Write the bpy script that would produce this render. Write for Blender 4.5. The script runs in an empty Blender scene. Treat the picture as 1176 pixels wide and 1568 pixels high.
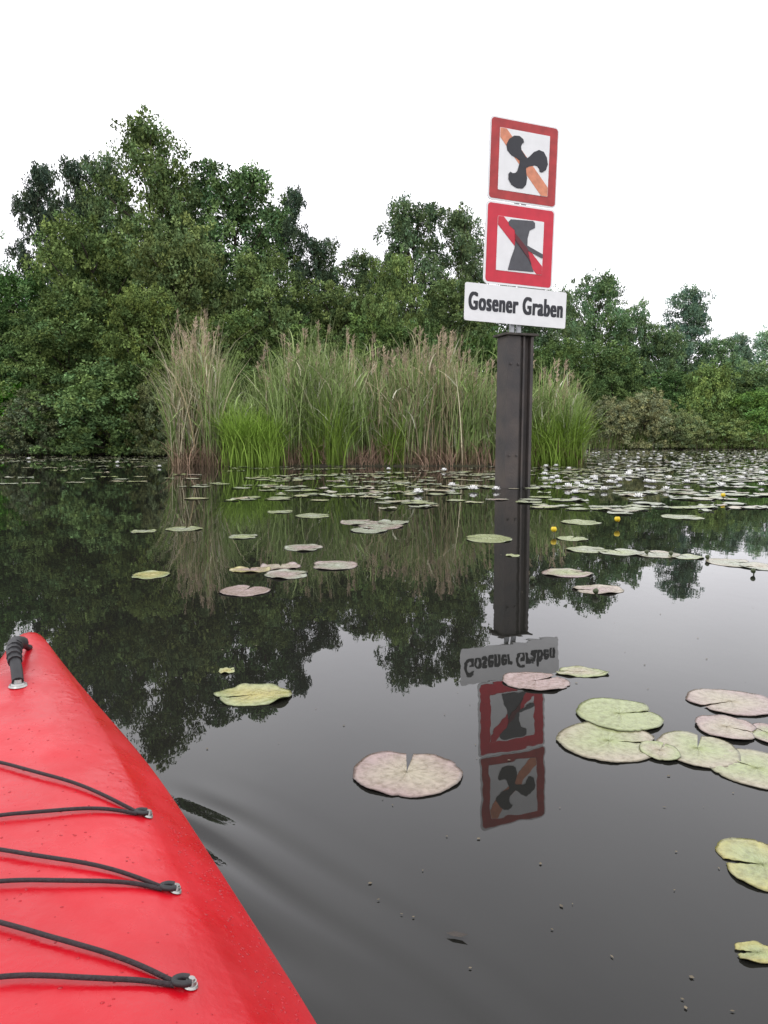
import bpy, bmesh, math, random
import numpy as np
from mathutils import Vector, Matrix
from mathutils.bvhtree import BVHTree

rng = np.random.default_rng(7)
random.seed(7)
scene = bpy.context.scene
COL = scene.collection
PITCH = math.radians(5.6)
F = 1184.0
CAMZ = 0.8
cp, sp = math.cos(PITCH), math.sin(PITCH)

# ---------- survey helpers (bearings measured from the kayak seat -> world metres) ----------
def level(px, py, z=0.0):
    a = (px-588)/F; v = (784-py)/F
    Y = cp + sp*v; Z = -sp + cp*v
    t = (z-CAMZ)/Z
    return (a*t, Y*t, z)
def height_at(py, d):
    return CAMZ + d*math.tan(math.atan((784-py)/F)-PITCH)
def xat(px, d): return (px-588)/F*d

# ---------- materials ----------
def new_mat(name):
    m = bpy.data.materials.new(name); m.use_nodes = True
    nt = m.node_tree; b = nt.nodes["Principled BSDF"]
    return m, nt, b
def simple(name, col, rough=0.5, metal=0.0, noise=0.0, nscale=8.0, bump=0.0, bscale=40.0, col2=None):
    m, nt, b = new_mat(name)
    b.inputs["Roughness"].default_value = rough
    b.inputs["Metallic"].default_value = metal
    tc = nt.nodes.new("ShaderNodeTexCoord")
    c2 = col2 if col2 else tuple(c*(1-noise) for c in col)
    n = nt.nodes.new("ShaderNodeTexNoise"); n.inputs["Scale"].default_value = nscale; n.inputs["Detail"].default_value = 6
    r = nt.nodes.new("ShaderNodeValToRGB")
    r.color_ramp.elements[0].position = 0.35; r.color_ramp.elements[1].position = 0.65
    r.color_ramp.elements[0].color = (*c2, 1); r.color_ramp.elements[1].color = (*col, 1)
    nt.links.new(tc.outputs["Object"], n.inputs["Vector"])
    nt.links.new(n.outputs["Fac"], r.inputs["Fac"]); nt.links.new(r.outputs["Color"], b.inputs["Base Color"])
    if bump > 0:
        n2 = nt.nodes.new("ShaderNodeTexNoise"); n2.inputs["Scale"].default_value = bscale; n2.inputs["Detail"].default_value = 5
        bp = nt.nodes.new("ShaderNodeBump"); bp.inputs["Strength"].default_value = bump; bp.inputs["Distance"].default_value = 0.01
        nt.links.new(tc.outputs["Object"], n2.inputs["Vector"])
        nt.links.new(n2.outputs["Fac"], bp.inputs["Height"]); nt.links.new(bp.outputs["Normal"], b.inputs["Normal"])
    return m
def attr_mat(name, objcol=True):
    m, nt, b = new_mat(name)
    at = nt.nodes.new("ShaderNodeAttribute"); at.attribute_name = "Col"
    src = at.outputs["Color"]
    if objcol:
        oi = nt.nodes.new("ShaderNodeObjectInfo")
        mx = nt.nodes.new("ShaderNodeMix"); mx.data_type = 'RGBA'; mx.blend_type = 'MULTIPLY'; mx.inputs[0].default_value = 1
        nt.links.new(src, mx.inputs[6]); nt.links.new(oi.outputs["Color"], mx.inputs[7]); src = mx.outputs[2]
    out = nt.nodes["Material Output"]
    df = nt.nodes.new("ShaderNodeBsdfDiffuse"); nt.links.new(src, df.inputs["Color"])
    nt.nodes.remove(b)
    nt.links.new(df.outputs[0], out.inputs["Surface"])
    return m
M_leaf = attr_mat("foliage", True)
M_bark = simple("bark", (0.07, 0.055, 0.04), 0.9, 0, 0.5, 6)
M_reed = attr_mat("reed_blades", False)

# ---------- mesh helpers ----------
def mesh_np(name, verts, quads, cols=None, mats=(), midx=None, smooth=False):
    me = bpy.data.meshes.new(name)
    nv, nf = len(verts), len(quads); k = quads.shape[1]
    me.vertices.add(nv); me.vertices.foreach_set("co", np.asarray(verts, np.float32).ravel())
    me.loops.add(nf*k); me.loops.foreach_set("vertex_index", np.asarray(quads, np.int32).ravel())
    me.polygons.add(nf); me.polygons.foreach_set("loop_start", np.arange(0, nf*k, k, dtype=np.int32))
    try: me.polygons.foreach_set("loop_total", np.full(nf, k, np.int32))
    except Exception: pass
    for m in mats: me.materials.append(m)
    if midx is not None: me.polygons.foreach_set("material_index", np.asarray(midx, np.int32))
    if smooth: me.polygons.foreach_set("use_smooth", np.ones(nf, bool))
    me.update(calc_edges=True)
    if cols is not None:
        a = me.color_attributes.new("Col", 'FLOAT_COLOR', 'POINT')
        c = np.ones((nv, 4), np.float32); c[:, :3] = cols
        a.data.foreach_set("color", c.ravel())
    return me
def add_obj(name, me, loc=(0,0,0), parent=None):
    o = bpy.data.objects.new(name, me); COL.objects.link(o); o.location = loc
    if parent: o.parent = parent
    return o
def empty(name, loc=(0,0,0)):
    o = bpy.data.objects.new(name, None); COL.objects.link(o); o.location = loc; o.empty_display_size = 0.2
    return o
def norm(a): return a/np.maximum(np.linalg.norm(a, axis=-1, keepdims=True), 1e-9)

def tube(path, radii, seg=6):
    path = np.asarray(path, float); n = len(path)
    t = norm(np.gradient(path, axis=0))
    up = np.tile(np.array([0.13, 0.31, 0.94]), (n, 1))
    hz = np.abs((t*up).sum(1)) > 0.93; up[hz] = (1, 0, 0.1)
    if hz.any() and not hz.all(): up[:] = (0.9, 0.35, 0.1)
    a = norm(np.cross(t, up)); b = np.cross(t, a)
    ang = np.linspace(0, 2*math.pi, seg, endpoint=False)
    v = path[:, None, :] + np.asarray(radii)[:, None, None]*(np.cos(ang)[None, :, None]*a[:, None, :] + np.sin(ang)[None, :, None]*b[:, None, :])
    q = []
    for i in range(n-1):
        for j in range(seg):
            q.append((i*seg+j, i*seg+(j+1) % seg, (i+1)*seg+(j+1) % seg, (i+1)*seg+j))
    return v.reshape(-1, 3), np.array(q)

def leaf_cloud(c, r, n, L, r_, flat=0.65):
    m = len(c)
    d = norm(r_.normal(size=(m, n, 3)))
    rad = r_.uniform(0.25, 1.0, (m, n, 1))**0.6
    off = d*rad*r[:, None, None]; off[..., 2] *= flat
    p = (c[:, None, :]+off).reshape(-1, 3)
    k = len(p)
    a = norm(d.reshape(-1, 3)*0.6 + r_.normal(size=(k, 3))*0.6 + np.array([0, 0, -0.15]))
    nrm = norm(r_.normal(size=(k, 3))*0.7 + np.array([0, 0, 0.8]))
    b = norm(np.cross(nrm, a))
    l = (L*r_.uniform(0.6, 1.25, (k, 1)))
    v = np.stack([p-b*l*0.36, p+a*l*0.35+b*l*0.42, p+a*l*0.95-b*l*0.05], 1).reshape(-1, 3)
    return v, k

def make_tree(name, H, R, seed, nsub=28, nclump=28, nleaf=42, L=0.185, base=0.08, col=(0.08, 0.125, 0.04), cr=(0.26, 0.52), top_t=0.97, shape=0.40):
    r_ = np.random.default_rng(seed)
    cz0 = H*base
    t = np.linspace(0.06, top_t, nsub) + r_.uniform(-0.03, 0.03, nsub); t = np.clip(t, 0.04, 0.97)
    prof = R*np.sqrt(np.clip(1-((t-shape)/(1.06-shape))**2, 0.03, 1))
    ang = np.arange(nsub)*2.39996 + r_.uniform(-0.5, 0.5, nsub)
    rs = R*r_.uniform(0.27, 0.47, nsub)*(1-0.30*t)
    rd = np.maximum(prof-rs*0.75, 0)*r_.uniform(0.6, 1.1, nsub)
    lean = r_.uniform(-0.012, 0.012, 2)*H
    S = np.stack([np.cos(ang)*rd+lean[0]*t, np.sin(ang)*rd+lean[1]*t, cz0+(H-cz0)*t-rs*0.55], 1)
    ni = 6; ti = np.linspace(0.15, 0.84, ni)
    Si = np.stack([lean[0]*ti, lean[1]*ti, cz0+(H-cz0)*ti], 1); ri = R*np.interp(ti, [0.15, 0.5, 0.84], [0.55, 0.60, 0.40])
    S2 = np.concatenate([S, Si]); rs2 = np.concatenate([rs, ri])
    cs, crad, cb = [], [], []
    for i in range(len(S2)):
        d = norm(r_.normal(size=(nclump, 3))+np.array([0, 0, 0.35]))
        rr = rs2[i]*r_.uniform(0.5, 1.05, (nclump, 1))
        spk = (r_.random((nclump, 1)) < 0.15) & (i < nsub)
        rr = np.where(spk, rs2[i]*r_.uniform(1.1, 1.4, (nclump, 1)), rr)
        e = d*rr*np.array([1.15, 1.15, 0.88])
        cs.append(S2[i]+e); q = r_.uniform(cr[0], cr[1], nclump); q = np.where(spk[:, 0], q*0.6, q); crad.append(q)
        cb.append(np.full(nclump, r_.uniform(0.75, 1.25))*r_.uniform(0.7, 1.35, nclump))
    cs = np.concatenate(cs); crad = np.concatenate(crad); cb = np.concatenate(cb)
    cs[:, 2] = np.maximum(cs[:, 2], 0.15)
    v, k = leaf_cloud(cs, crad, nleaf, L, r_)
    lc = np.repeat(cb, nleaf)[:, None]*np.array(col)[None, :]*r_.uniform(0.7, 1.35, (k, 1))
    yel = np.repeat(r_.uniform(-1, 1, len(cs)), nleaf)[:, None]
    lc = lc*(1+yel*np.array([0.16, 0.05, -0.1]))*np.array([1.10, 1.0, 1.2])
    lc = np.repeat(np.clip(lc*1.3, 0, 1), 3, axis=0)
    q = np.arange(k*3).reshape(-1, 3)
    V = [v]; Q = [q]; C = [lc]; MI = [np.zeros(k, int)]; nv = len(v)
    def addtube(path, rad, seg=6):
        nonlocal nv
        tv, tq = tube(path, rad, seg); tq = np.concatenate([tq[:, [0, 1, 2]], tq[:, [0, 2, 3]]])
        V.append(tv); Q.append(tq+nv); C.append(np.full((len(tv), 3), 0.05)); MI.append(np.ones(len(tq), int)); nv += len(tv)
    tr = 0.016*H+0.03
    tz = np.linspace(-0.4, H*0.86, 8)
    tp = np.stack([lean[0]*tz/H+r_.normal(size=8)*0.08, lean[1]*tz/H+r_.normal(size=8)*0.08, tz], 1)
    addtube(tp, np.linspace(tr, tr*0.15, 8), 8)
    for i in range(nsub):
        z0 = max(0.1, S[i, 2]-rd[i]*0.7-0.3); s0 = np.array([np.interp(z0, tz, tp[:, 0]), np.interp(z0, tz, tp[:, 1]), z0])
        mid = s0*0.5+S[i]*0.5+r_.normal(size=3)*0.15
        addtube([s0, mid, S[i], S[i]+norm(S[i]-s0)*rs[i]*0.5], [tr*0.35, tr*0.25, tr*0.15, tr*0.05], 5)
    return mesh_np(name, np.concatenate(V), np.concatenate(Q), np.concatenate(C), (M_leaf, M_bark), np.concatenate(MI))

T = {}
T['a1'] = (make_tree("alder_a", 14, 3.6, 1, nsub=27, base=0.26), 14, 3.6)
T['a2'] = (make_tree("alder_b", 14, 3.6, 2, nsub=29, base=0.26, shape=0.48, col=(0.07, 0.115, 0.038)), 14, 3.6)
T['a3'] = (make_tree("alder_c", 13, 3.2, 3, nsub=24, base=0.25, col=(0.075, 0.12, 0.045)), 13, 3.2)
T['r1'] = (make_tree("round_a", 11, 4.2, 4, nsub=30, base=0.04, shape=0.42), 11, 4.2)
T['r2'] = (make_tree("round_b", 10, 4.0, 5, nsub=28, base=0.03, shape=0.45, col=(0.1, 0.145, 0.045)), 10, 4.0)
T['d1'] = (make_tree("dark_a", 13, 3.0, 6, nsub=20, nclump=26, base=0.3, col=(0.055, 0.082, 0.038)), 13, 3.0)
T['b1'] = (make_tree("bush_a", 4.2, 2.6, 7, nsub=24, nclump=20, nleaf=40, L=0.14, base=0.0, col=(0.095, 0.14, 0.045), cr=(0.18, 0.36)), 4.2, 2.6)
T['b2'] = (make_tree("bush_b", 3.6, 3.0, 8, nsub=24, nclump=22, nleaf=40, L=0.13, base=0.0, col=(0.11, 0.13, 0.06), cr=(0.15, 0.3)), 3.6, 3.0)
T['m1'] = (make_tree("mass_a", 11, 4.2, 14, nsub=18, nclump=20, nleaf=22, L=0.40, base=0.02, shape=0.42, cr=(0.4, 0.8)), 11, 4.2)

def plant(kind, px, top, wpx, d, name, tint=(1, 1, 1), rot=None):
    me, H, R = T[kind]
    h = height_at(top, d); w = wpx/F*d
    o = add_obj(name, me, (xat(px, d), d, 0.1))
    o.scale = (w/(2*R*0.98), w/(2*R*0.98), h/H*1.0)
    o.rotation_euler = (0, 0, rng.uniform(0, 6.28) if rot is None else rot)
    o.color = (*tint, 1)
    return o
g1=(1,1,1)
for k, px, top, w, d, tint in [
    ('a3', -30, 325, 110, 46, (1.2, 1.45, 1.0)), ('d1', 72, 252, 90, 45, (0.85, 0.9, 1.05)), ('d1', 132, 243, 95, 44, (0.95, 1, 1.1)),
    ('a3', 178, 238, 110, 43, (1, 1, 1.05)), ('a1', 242, 183, 170, 39, (1.05, 1.05, 1)), ('a2', 368, 250, 180, 40, (1.05, 1.15, 1.15)),
    ('d1', 445, 286, 80, 46, (0.9, 1, 1.1)), ('a3', 305, 275, 110, 45, g1),
    ('d1', 488, 368, 90, 47, (1, 1.1, 1.1)), ('a3', 552, 385, 95, 45, g1), ('a2', 630, 302, 130, 42, (1.05, 1.05, 1.3)), ('a1', 703, 322, 115, 44, (1.05, 1.05, 1.3)),
    ('r1', 25, 405, 190, 40, (0.85, 1.1, 0.9)), ('r1', 150, 335, 210, 36, (1.15, 1.15, 1.0)), ('r2', 285, 350, 200, 34.5, (1.05, 1.05, 1.05)),
    ('r1', 415, 390, 180, 35, (1.15, 1.15, 1.1)), ('r2', 520, 435, 150, 36, (0.95, 1, 1)), ('r1', 598, 390, 110, 35, (1.3, 1.3, 1.15)), ('r1', 690, 430, 150, 37, (1, 1, 1)),
    ('r1', -110, 380, 200, 40, g1), ('a1', -190, 300, 200, 44, g1), ('r1', -290, 400, 280, 38, g1),
    ]:
    plant(k, px, top, w, d, "alder_tree", tint)
for k, px, top, w, d, tint in [
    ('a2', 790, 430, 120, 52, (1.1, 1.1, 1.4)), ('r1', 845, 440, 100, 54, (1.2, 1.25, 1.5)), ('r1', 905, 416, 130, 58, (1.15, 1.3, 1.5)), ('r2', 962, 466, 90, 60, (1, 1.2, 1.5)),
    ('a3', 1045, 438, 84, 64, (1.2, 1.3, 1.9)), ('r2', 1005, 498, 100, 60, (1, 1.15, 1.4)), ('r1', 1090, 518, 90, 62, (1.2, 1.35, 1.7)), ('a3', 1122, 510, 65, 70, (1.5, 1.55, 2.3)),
    ('r1', 1178, 504, 110, 80, (2.1, 2.2, 3.6)), ('r2', 1150, 560, 120, 60, (1.2, 1.35, 1.5)), ('r1', 1290, 500, 180, 75, (1.6, 1.6, 2.2)), ('r2', 1400, 480, 200, 66, g1),  # paler, bluer tints on the farthest trees paint distance haze into the leaf colour
    ('r2', 860, 520, 120, 51, (0.8, 0.95, 0.9)), ('r2', 935, 530, 130, 54, (0.9, 1.05, 1.05)), ('r1', 1030, 570, 120, 55, (0.85, 1.05, 1.0)),
    ]:
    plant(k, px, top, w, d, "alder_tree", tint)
for k, px, top, w, d, tint in [
    ('r1', 110, 450, 200, 34, (1.0, 1.05, 0.95)), ('r2', 222, 440, 150, 32, (0.95, 1.0, 0.8)), ('b1', 170, 560, 200, 31.5, (0.9, 1.05, 1.0)), ('b2', 60, 610, 150, 32.5, (0.8, 0.9, 0.9)),
    ('b1', 5, 585, 140, 34, (0.9, 1.6, 0.6)), ('r1', 10, 470, 160, 36, (0.75, 0.9, 0.8)), ('b2', 245, 590, 120, 31, (0.85, 0.95, 0.8)),
    ('r2', 350, 480, 170, 33, (0.85, 0.95, 0.8)), ('r1', 460, 500, 170, 34, (0.9, 1, 0.8)), ('r2', 570, 490, 150, 34, (0.8, 0.95, 0.8)), ('r1', 655, 500, 150, 34, (0.8, 0.9, 0.8)), ('b1', 745, 510, 140, 36, (0.8, 1.0, 0.8)),
    ('b1', 830, 535, 120, 40, (0.8, 0.95, 0.8)),
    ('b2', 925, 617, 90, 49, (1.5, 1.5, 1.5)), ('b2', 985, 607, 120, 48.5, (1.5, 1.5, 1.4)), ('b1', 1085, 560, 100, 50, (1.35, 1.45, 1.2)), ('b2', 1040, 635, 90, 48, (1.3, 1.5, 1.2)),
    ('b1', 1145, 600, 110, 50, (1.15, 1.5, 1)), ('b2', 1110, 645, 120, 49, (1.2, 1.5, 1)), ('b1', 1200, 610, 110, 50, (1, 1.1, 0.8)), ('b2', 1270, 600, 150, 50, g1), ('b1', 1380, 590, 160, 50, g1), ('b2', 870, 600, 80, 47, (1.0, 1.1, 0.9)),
    ('b1', -80, 560, 200, 34, g1), ('b1', -220, 540, 220, 34, g1), ('b1', -340, 560, 220, 34, g1),
    ]:
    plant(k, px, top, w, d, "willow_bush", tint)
mass = empty("background_tree_mass", (0, 0, 0))
for px in range(-400, 1700, 120):
    d = 56 if px < 760 else 72
    me, H, R = T['m1']
    top = 480 if px < 760 else 565
    o = add_obj("tree_part", me, (xat(px, d), d+rng.uniform(-2, 2), 0.1), mass)
    s = height_at(top+rng.uniform(-10, 25), d)/H
    o.scale = (s*1.2+0.4, s*1.2+0.4, s); o.rotation_euler = (0, 0, rng.uniform(0, 6)); o.color = (0.75, 0.85, 0.85, 1)

# ---------- land ----------
def shore(x):
    return np.interp(x, [-200, -40, -14, -7.2, -6.1, -5.6, -2, 2, 5.0, 5.5, 6.2, 9, 14, 30, 200], [36, 34.5, 32.5, 30.5, 26, 21.2, 20.6, 20.7, 21.0, 23, 38, 46.5, 47.5, 48, 52])
gx = np.concatenate([np.linspace(-300, -30, 20), np.linspace(-28, 28, 160), np.linspace(30, 300, 20)])
gy = np.concatenate([np.linspace(18, 60, 150), np.linspace(62, 500, 30)])
X, Y = np.meshgrid(gx, gy)
e = Y-shore(X)
Z = np.clip(e*0.22, -0.5, 0.25)+0.02*np.sin(X*3.1)*np.cos(Y*2.7)+np.clip(e-20, 0, 400)*0.004
def grid_quads(ny, nx):
    i = np.arange(ny-1)[:, None]*nx+np.arange(nx-1)[None, :]
    return np.stack([i, i+1, i+nx+1, i+nx], -1).reshape(-1, 4)
M_soil = simple("marsh_soil", (0.06, 0.06, 0.03), 0.9, 0, 0, 2.0, 0.8, 6, col2=(0.035, 0.028, 0.018))
add_obj("ground", mesh_np("ground", np.stack([X, Y, Z], -1).reshape(-1, 3), grid_quads(len(gy), len(gx)), None, (M_soil,), None, True))

# ---------- water (one sheet, bow ripples modelled) ----------
def geo(a, b, n): return np.geomspace(a, b, n)
wx = np.concatenate([-1.3-geo(0.02, 700, 60)[::-1], np.arange(-1.3, 1.3, 0.010), 1.3+geo(0.02, 700, 60)])
wy = np.concatenate([0.3-geo(0.02, 150, 30)[::-1], np.arange(0.3, 2.7, 0.010), 2.7+geo(0.02, 900, 70)])
X, Y = np.meshgrid(wx, wy)
p0 = np.array([-0.52, 1.74]); e1 = norm(np.array([0.66, -0.56])); pn = np.array([-e1[1], e1[0]])
a = (X-p0[0])*e1[0]+(Y-p0[1])*e1[1]; q = (X-p0[0])*pn[0]+(Y-p0[1])*pn[1]
q2 = q+0.10*a**2+0.07
sm = lambda x: np.clip(x, 0, 1)**2*(3-2*np.clip(x, 0, 1))
env = sm((a+0.02)/0.25)*np.exp(-np.clip(a-0.25, 0, 9)/0.38)
def wv(x): return np.sin(x)+0.2*np.sin(2*x+0.6)
wob = 0.7*np.sin(a*5)+0.4*np.sin(a*11+1)+0.3*np.sin(X*9+Y*4)
Z = 0.0046*env*wv(2*np.pi*q2/0.105+wob)*np.exp(-((q2+0.02)/0.12)**2)
q3 = q+0.26+0.14*a-0.1*a*a
Z += 0.0036*sm((a-0.05)/0.25)*np.exp(-np.clip(a-.45, 0, 9)/0.40)*np.sin(2*np.pi*q3/0.125+wob)*np.exp(-(q3/0.15)**2)
q4 = q+0.42+0.02*a
Z += 0.0016*sm((a-0.2)/0.3)*np.exp(-np.clip(a-.7, 0, 9)/0.4)*np.sin(2*np.pi*q4/0.09+wob)*np.exp(-(q4/0.12)**2)
m, nt, b = new_mat("lake_water")
b.inputs["Base Color"].default_value = (0.013, 0.013, 0.011, 1); b.inputs["Roughness"].default_value = 0.010; b.inputs["IOR"].default_value = 1.37
tc = nt.nodes.new("ShaderNodeTexCoord"); mp = nt.nodes.new("ShaderNodeMapping"); mp.inputs["Scale"].default_value = (1.6, 1.0, 1)
n1 = nt.nodes.new("ShaderNodeTexNoise"); n1.inputs["Scale"].default_value = 3.0; n1.inputs["Detail"].default_value = 3
bp = nt.nodes.new("ShaderNodeBump"); bp.inputs["Strength"].default_value = 1.0; bp.inputs["Distance"].default_value = 0.0006
nt.links.new(tc.outputs["Object"], mp.inputs[0]); nt.links.new(mp.outputs[0], n1.inputs["Vector"]); nt.links.new(n1.outputs["Fac"], bp.inputs["Height"]); nt.links.new(bp.outputs["Normal"], b.inputs["Normal"])
add_obj("lake_water", mesh_np("lake_water", np.stack([X, Y, Z], -1).reshape(-1, 3), grid_quads(len(wy), len(wx)), None, (m,), None, True))

# ---------- reed bed ----------
def reed_mesh(bx, by, hh, r_, colf, lean=0.25, wid=(0.012, 0.022), bend=0.5, segs=5, bz=None):
    n = len(bx)
    s = np.linspace(0, 1, segs+1)
    az = r_.uniform(0, 2*np.pi, n); L = np.abs(r_.normal(0, lean, n)); B = np.abs(r_.normal(0, bend, n))
    hor = (L[:, None]*s+B[:, None]*s**3)*hh[:, None]*0.6
    zz = hh[:, None]*(s-0.25*np.minimum(B, 1.4)[:, None]*s**4)
    if bz is not None: zz = zz+bz[:, None]
    px_ = bx[:, None]+np.cos(az)[:, None]*hor; py_ = by[:, None]+np.sin(az)[:, None]*hor
    P = np.stack([px_, py_, zz], -1)
    fa = r_.uniform(0, np.pi, n); W = r_.uniform(wid[0], wid[1], n)
    side = np.stack([np.cos(fa), np.sin(fa), np.zeros(n)], -1)
    tw = (1-s**2.2)*0.85+0.15; tw = np.minimum(tw, 0.5+s*3)
    A = P+side[:, None, :]*(W[:, None]*tw)[..., None]*0.5; Bv = P-side[:, None, :]*(W[:, None]*tw)[..., None]*0.5
    V = np.stack([A, Bv], 2).reshape(-1, 3)
    base = (np.arange(n)*(segs+1)*2)[:, None]+np.arange(segs)[None, :]*2
    Q = np.stack([base, base+1, base+3, base+2], -1).reshape(-1, 4)
    C = np.repeat(colf(n, s, r_), 2, axis=1).reshape(-1, 3)
    return V, Q, C
prof_px = [250, 258, 275, 300, 330, 350, 380, 400, 440, 470, 500, 540, 600, 650, 690, 720, 760, 800, 850, 880, 893, 902]
prof_y = [640, 590, 530, 500, 512, 560, 605, 560, 538, 512, 518, 530, 548, 522, 532, 555, 568, 562, 568, 590, 630, 672]
r2 = np.random.default_rng(21)
NC = 260
cx = r2.uniform(-5.9, 5.7, NC); cy = 20.9+r2.random(NC)**1.2*3.6
ch = np.clip(r2.normal(0.84, 0.2, NC), 0.45, 1.14); clt = r2.random(NC); cbr = r2.uniform(0.75, 1.3, NC)
VV = []; QQ = []; CC = []; nv = 0
def add_blades(N, frac, wid, lean, bend, leaf=False):
    global nv
    idx = r2.integers(0, NC, N); mk = r2.random(N) < frac
    xx = np.where(mk, cx[idx]+r2.normal(0, 0.16, N), r2.uniform(-5.95, 5.75, N)); yy = np.where(mk, cy[idx]+r2.normal(0, 0.16, N), 20.9+r2.random(N)**1.4*4); yy = np.maximum(yy, 20.8)
    bpx = xx/yy*F+588; ok = (bpx > 264+r2.normal(0, 4, N)) & (bpx < 890+r2.normal(0, 4, N)); xx = xx[ok]; yy = yy[ok]; bpx = bpx[ok]; idx = idx[ok]; n = len(xx)
    hf = CAMZ+yy*np.tan(np.arctan((784-np.interp(bpx, prof_px, prof_y))/F)-PITCH)
    hh = hf*(0.5+0.5*r2.beta(2.6, 1.8, n))*ch[idx]*1.09
    tb = np.interp(bpx, [250, 300, 345, 380, 560, 640, 690, 720, 900], [0.55, 0.48, 0.3, 0.18, 0.25, 0.40, 0.36, 0.2, 0.12])
    def colf(n, s, r_):
        kind = r_.random(n)*0.5+clt[idx]*0.5
        tan = kind < tb
        g = np.array([0.165, 0.25, 0.07]); g2 = np.array([0.27, 0.335, 0.145]); br = np.array([0.31, 0.25, 0.15]); pl = np.array([0.52, 0.49, 0.35])
        mv = r_.random((n, 1))
        c = np.where(tan[:, None], br*(1-mv)+pl*mv, g*(1-mv)+g2*mv)*r_.uniform(0.7, 1.25, (n, 1))*cbr[idx][:, None]
        if leaf:
            wht = (r_.random((n, 1)) < 0.09)
            c = np.where(wht, np.array([0.55, 0.55, 0.42]), c)
            return c[:, None, :]*np.ones((1, len(s), 1))
        bb_ = np.array([0.30, 0.21, 0.14])*r_.uniform(0.6, 1.2, (n, 1))
        w = np.clip(1-s/0.2, 0, 1)[None, :, None]*0.85
        tp = np.clip((s-0.8)/0.2, 0, 1)[None, :, None]*0.3
        c = c[:, None, :]*(1-w)+bb_[:, None, :]*w
        return c*(1-tp)+np.array([0.44, 0.43, 0.28])*tp
    if leaf:
        bz = hh*r2.uniform(0.16, 0.86, n); ln = r2.uniform(0.35, 0.8, n)
        V, Q, C = reed_mesh(xx, yy, ln, r2, colf, 0.75, wid, bend, 4, bz)
    else:
        V, Q, C = reed_mesh(xx, yy, hh, r2, colf, lean, wid, bend)
    VV.append(V); QQ.append(Q+nv); CC.append(C); nv += len(V)
add_blades(9500, 0.9, (0.016, 0.036), 0.17, 0.28)
add_blades(14000, 0.9, (0.022, 0.046), 0.2, 1.1, True)
n = 1300; bx = r2.uniform(-5.7, 5.3, n); by = r2.uniform(20.7, 21.2, n)
def cdead(n, s, r_): return (np.array([0.36, 0.25, 0.18])*r_.uniform(0.5, 1.2, (n, 1)))[:, None, :]*np.ones((1, len(s), 1))
V, Q, C = reed_mesh(bx, by, r2.uniform(0.3, 1.0, n), r2, cdead, 0.7, (0.014, 0.026), 1.6); VV.append(V); QQ.append(Q+nv); CC.append(C); nv += len(V)
for (tpx, ty, rr, th, nn, br_) in [(372, 20.5, 0.40, 1.8, 900, 1.2), (405, 20.55, 0.42, 1.55, 900, 1.25), (515, 20.8, 0.3, 2.3, 350, .85), (600, 20.8, .3, 1.7, 200, .7), (480, 20.8, .25, 1.2, 180, .7), (848, 20.75, 0.3, 1.4, 500, 1.0), (872, 20.8, 0.28, 1.9, 500, .85), (815, 20.8, 0.25, 1.6, 200, .7)]:
    bx = xat(tpx, ty)+r2.normal(0, rr*0.5, nn); by = ty+0.2+r2.normal(0, 0.22, nn)
    def cg(n, s, r_): return (np.array([0.23, 0.35, 0.065])*br_*r_.uniform(0.6, 1.25, (n, 1)))[:, None, :]*np.ones((1, len(s), 1))*np.interp(s, [0, .3, 1], [0.7, 1, 1])[None, :, None]
    V, Q, C = reed_mesh(bx, by, r2.uniform(0.5, 1.05, nn)*th, r2, cg, 0.25, (0.016, 0.028), 0.9); VV.append(V); QQ.append(Q+nv); CC.append(C); nv += len(V)
npl = 230
pp = np.concatenate([r2.uniform(266, 340, 48), r2.uniform(640, 700, 30), r2.uniform(400, 880, npl-78)])
for ppx in pp:
    y0 = r2.uniform(20.9, 22.8); x0 = xat(ppx, y0)
    h0 = (CAMZ+y0*math.tan(math.atan((784-float(np.interp(ppx, prof_px, prof_y)))/F)-PITCH))*r2.uniform(0.8, 1.15)
    lx = r2.normal(0, 0.18)
    path = np.array([[x0, y0, 0], [x0+lx*0.3, y0, h0*0.5], [x0+lx, y0, h0]])
    v, q = tube(path, [0.009, 0.008, 0.005], 4); VV.append(v); QQ.append(q+nv); CC.append(np.tile([0.42, 0.36, 0.22], (len(v), 1))); nv += len(v)
    k = 26; s0 = r2.random(k)
    b0 = np.array([x0+lx, y0, h0])+np.stack([0*s0, 0*s0, -0.02-s0*0.28], 1)
    dr = norm(np.stack([r2.normal(0.25, 0.35, k), r2.normal(0, 0.35, k), r2.uniform(0.4, 1.0, k)], 1))*r2.uniform(0.06, 0.16, (k, 1))
    sd = norm(r2.normal(size=(k, 3)))*0.013
    v = np.stack([b0-sd*.5, b0+dr*0.5+sd, b0+dr, b0+dr*0.5-sd], 1).reshape(-1, 3)
    VV.append(v); QQ.append(np.arange(k*4).reshape(-1, 4)+nv); CC.append(np.tile(np.array([0.42, 0.34, 0.25])*r2.uniform(0.6, 1.25), (len(v), 1))); nv += len(v)
add_obj("reed_bed", mesh_np("reed_bed", np.concatenate(VV), np.concatenate(QQ), np.concatenate(CC), (M_reed,)))
VV = []; QQ = []; CC = []; nv = 0
for (xa, xb, nn, hm) in [(8, 40, 6000, 1.3), (-30, -7, 1500, 0.5)]:
    bx = r2.uniform(xa, xb, nn); by = shore(bx)+r2.uniform(0, 1.0, nn)
    def cg(n, s, r_):
        m_ = r_.random((n, 1)) < 0.35
        return (np.where(m_, [0.26, 0.22, 0.14], [0.19, 0.28, 0.08])*r_.uniform(0.6, 1.2, (n, 1)))[:, None, :]*np.ones((1, len(s), 1))
    V, Q, C = reed_mesh(bx, by, r2.uniform(0.4, 1.0, nn)*hm, r2, cg, 0.25, (0.025, 0.04), 0.6); VV.append(V); QQ.append(Q+nv); CC.append(C); nv += len(V)
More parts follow.
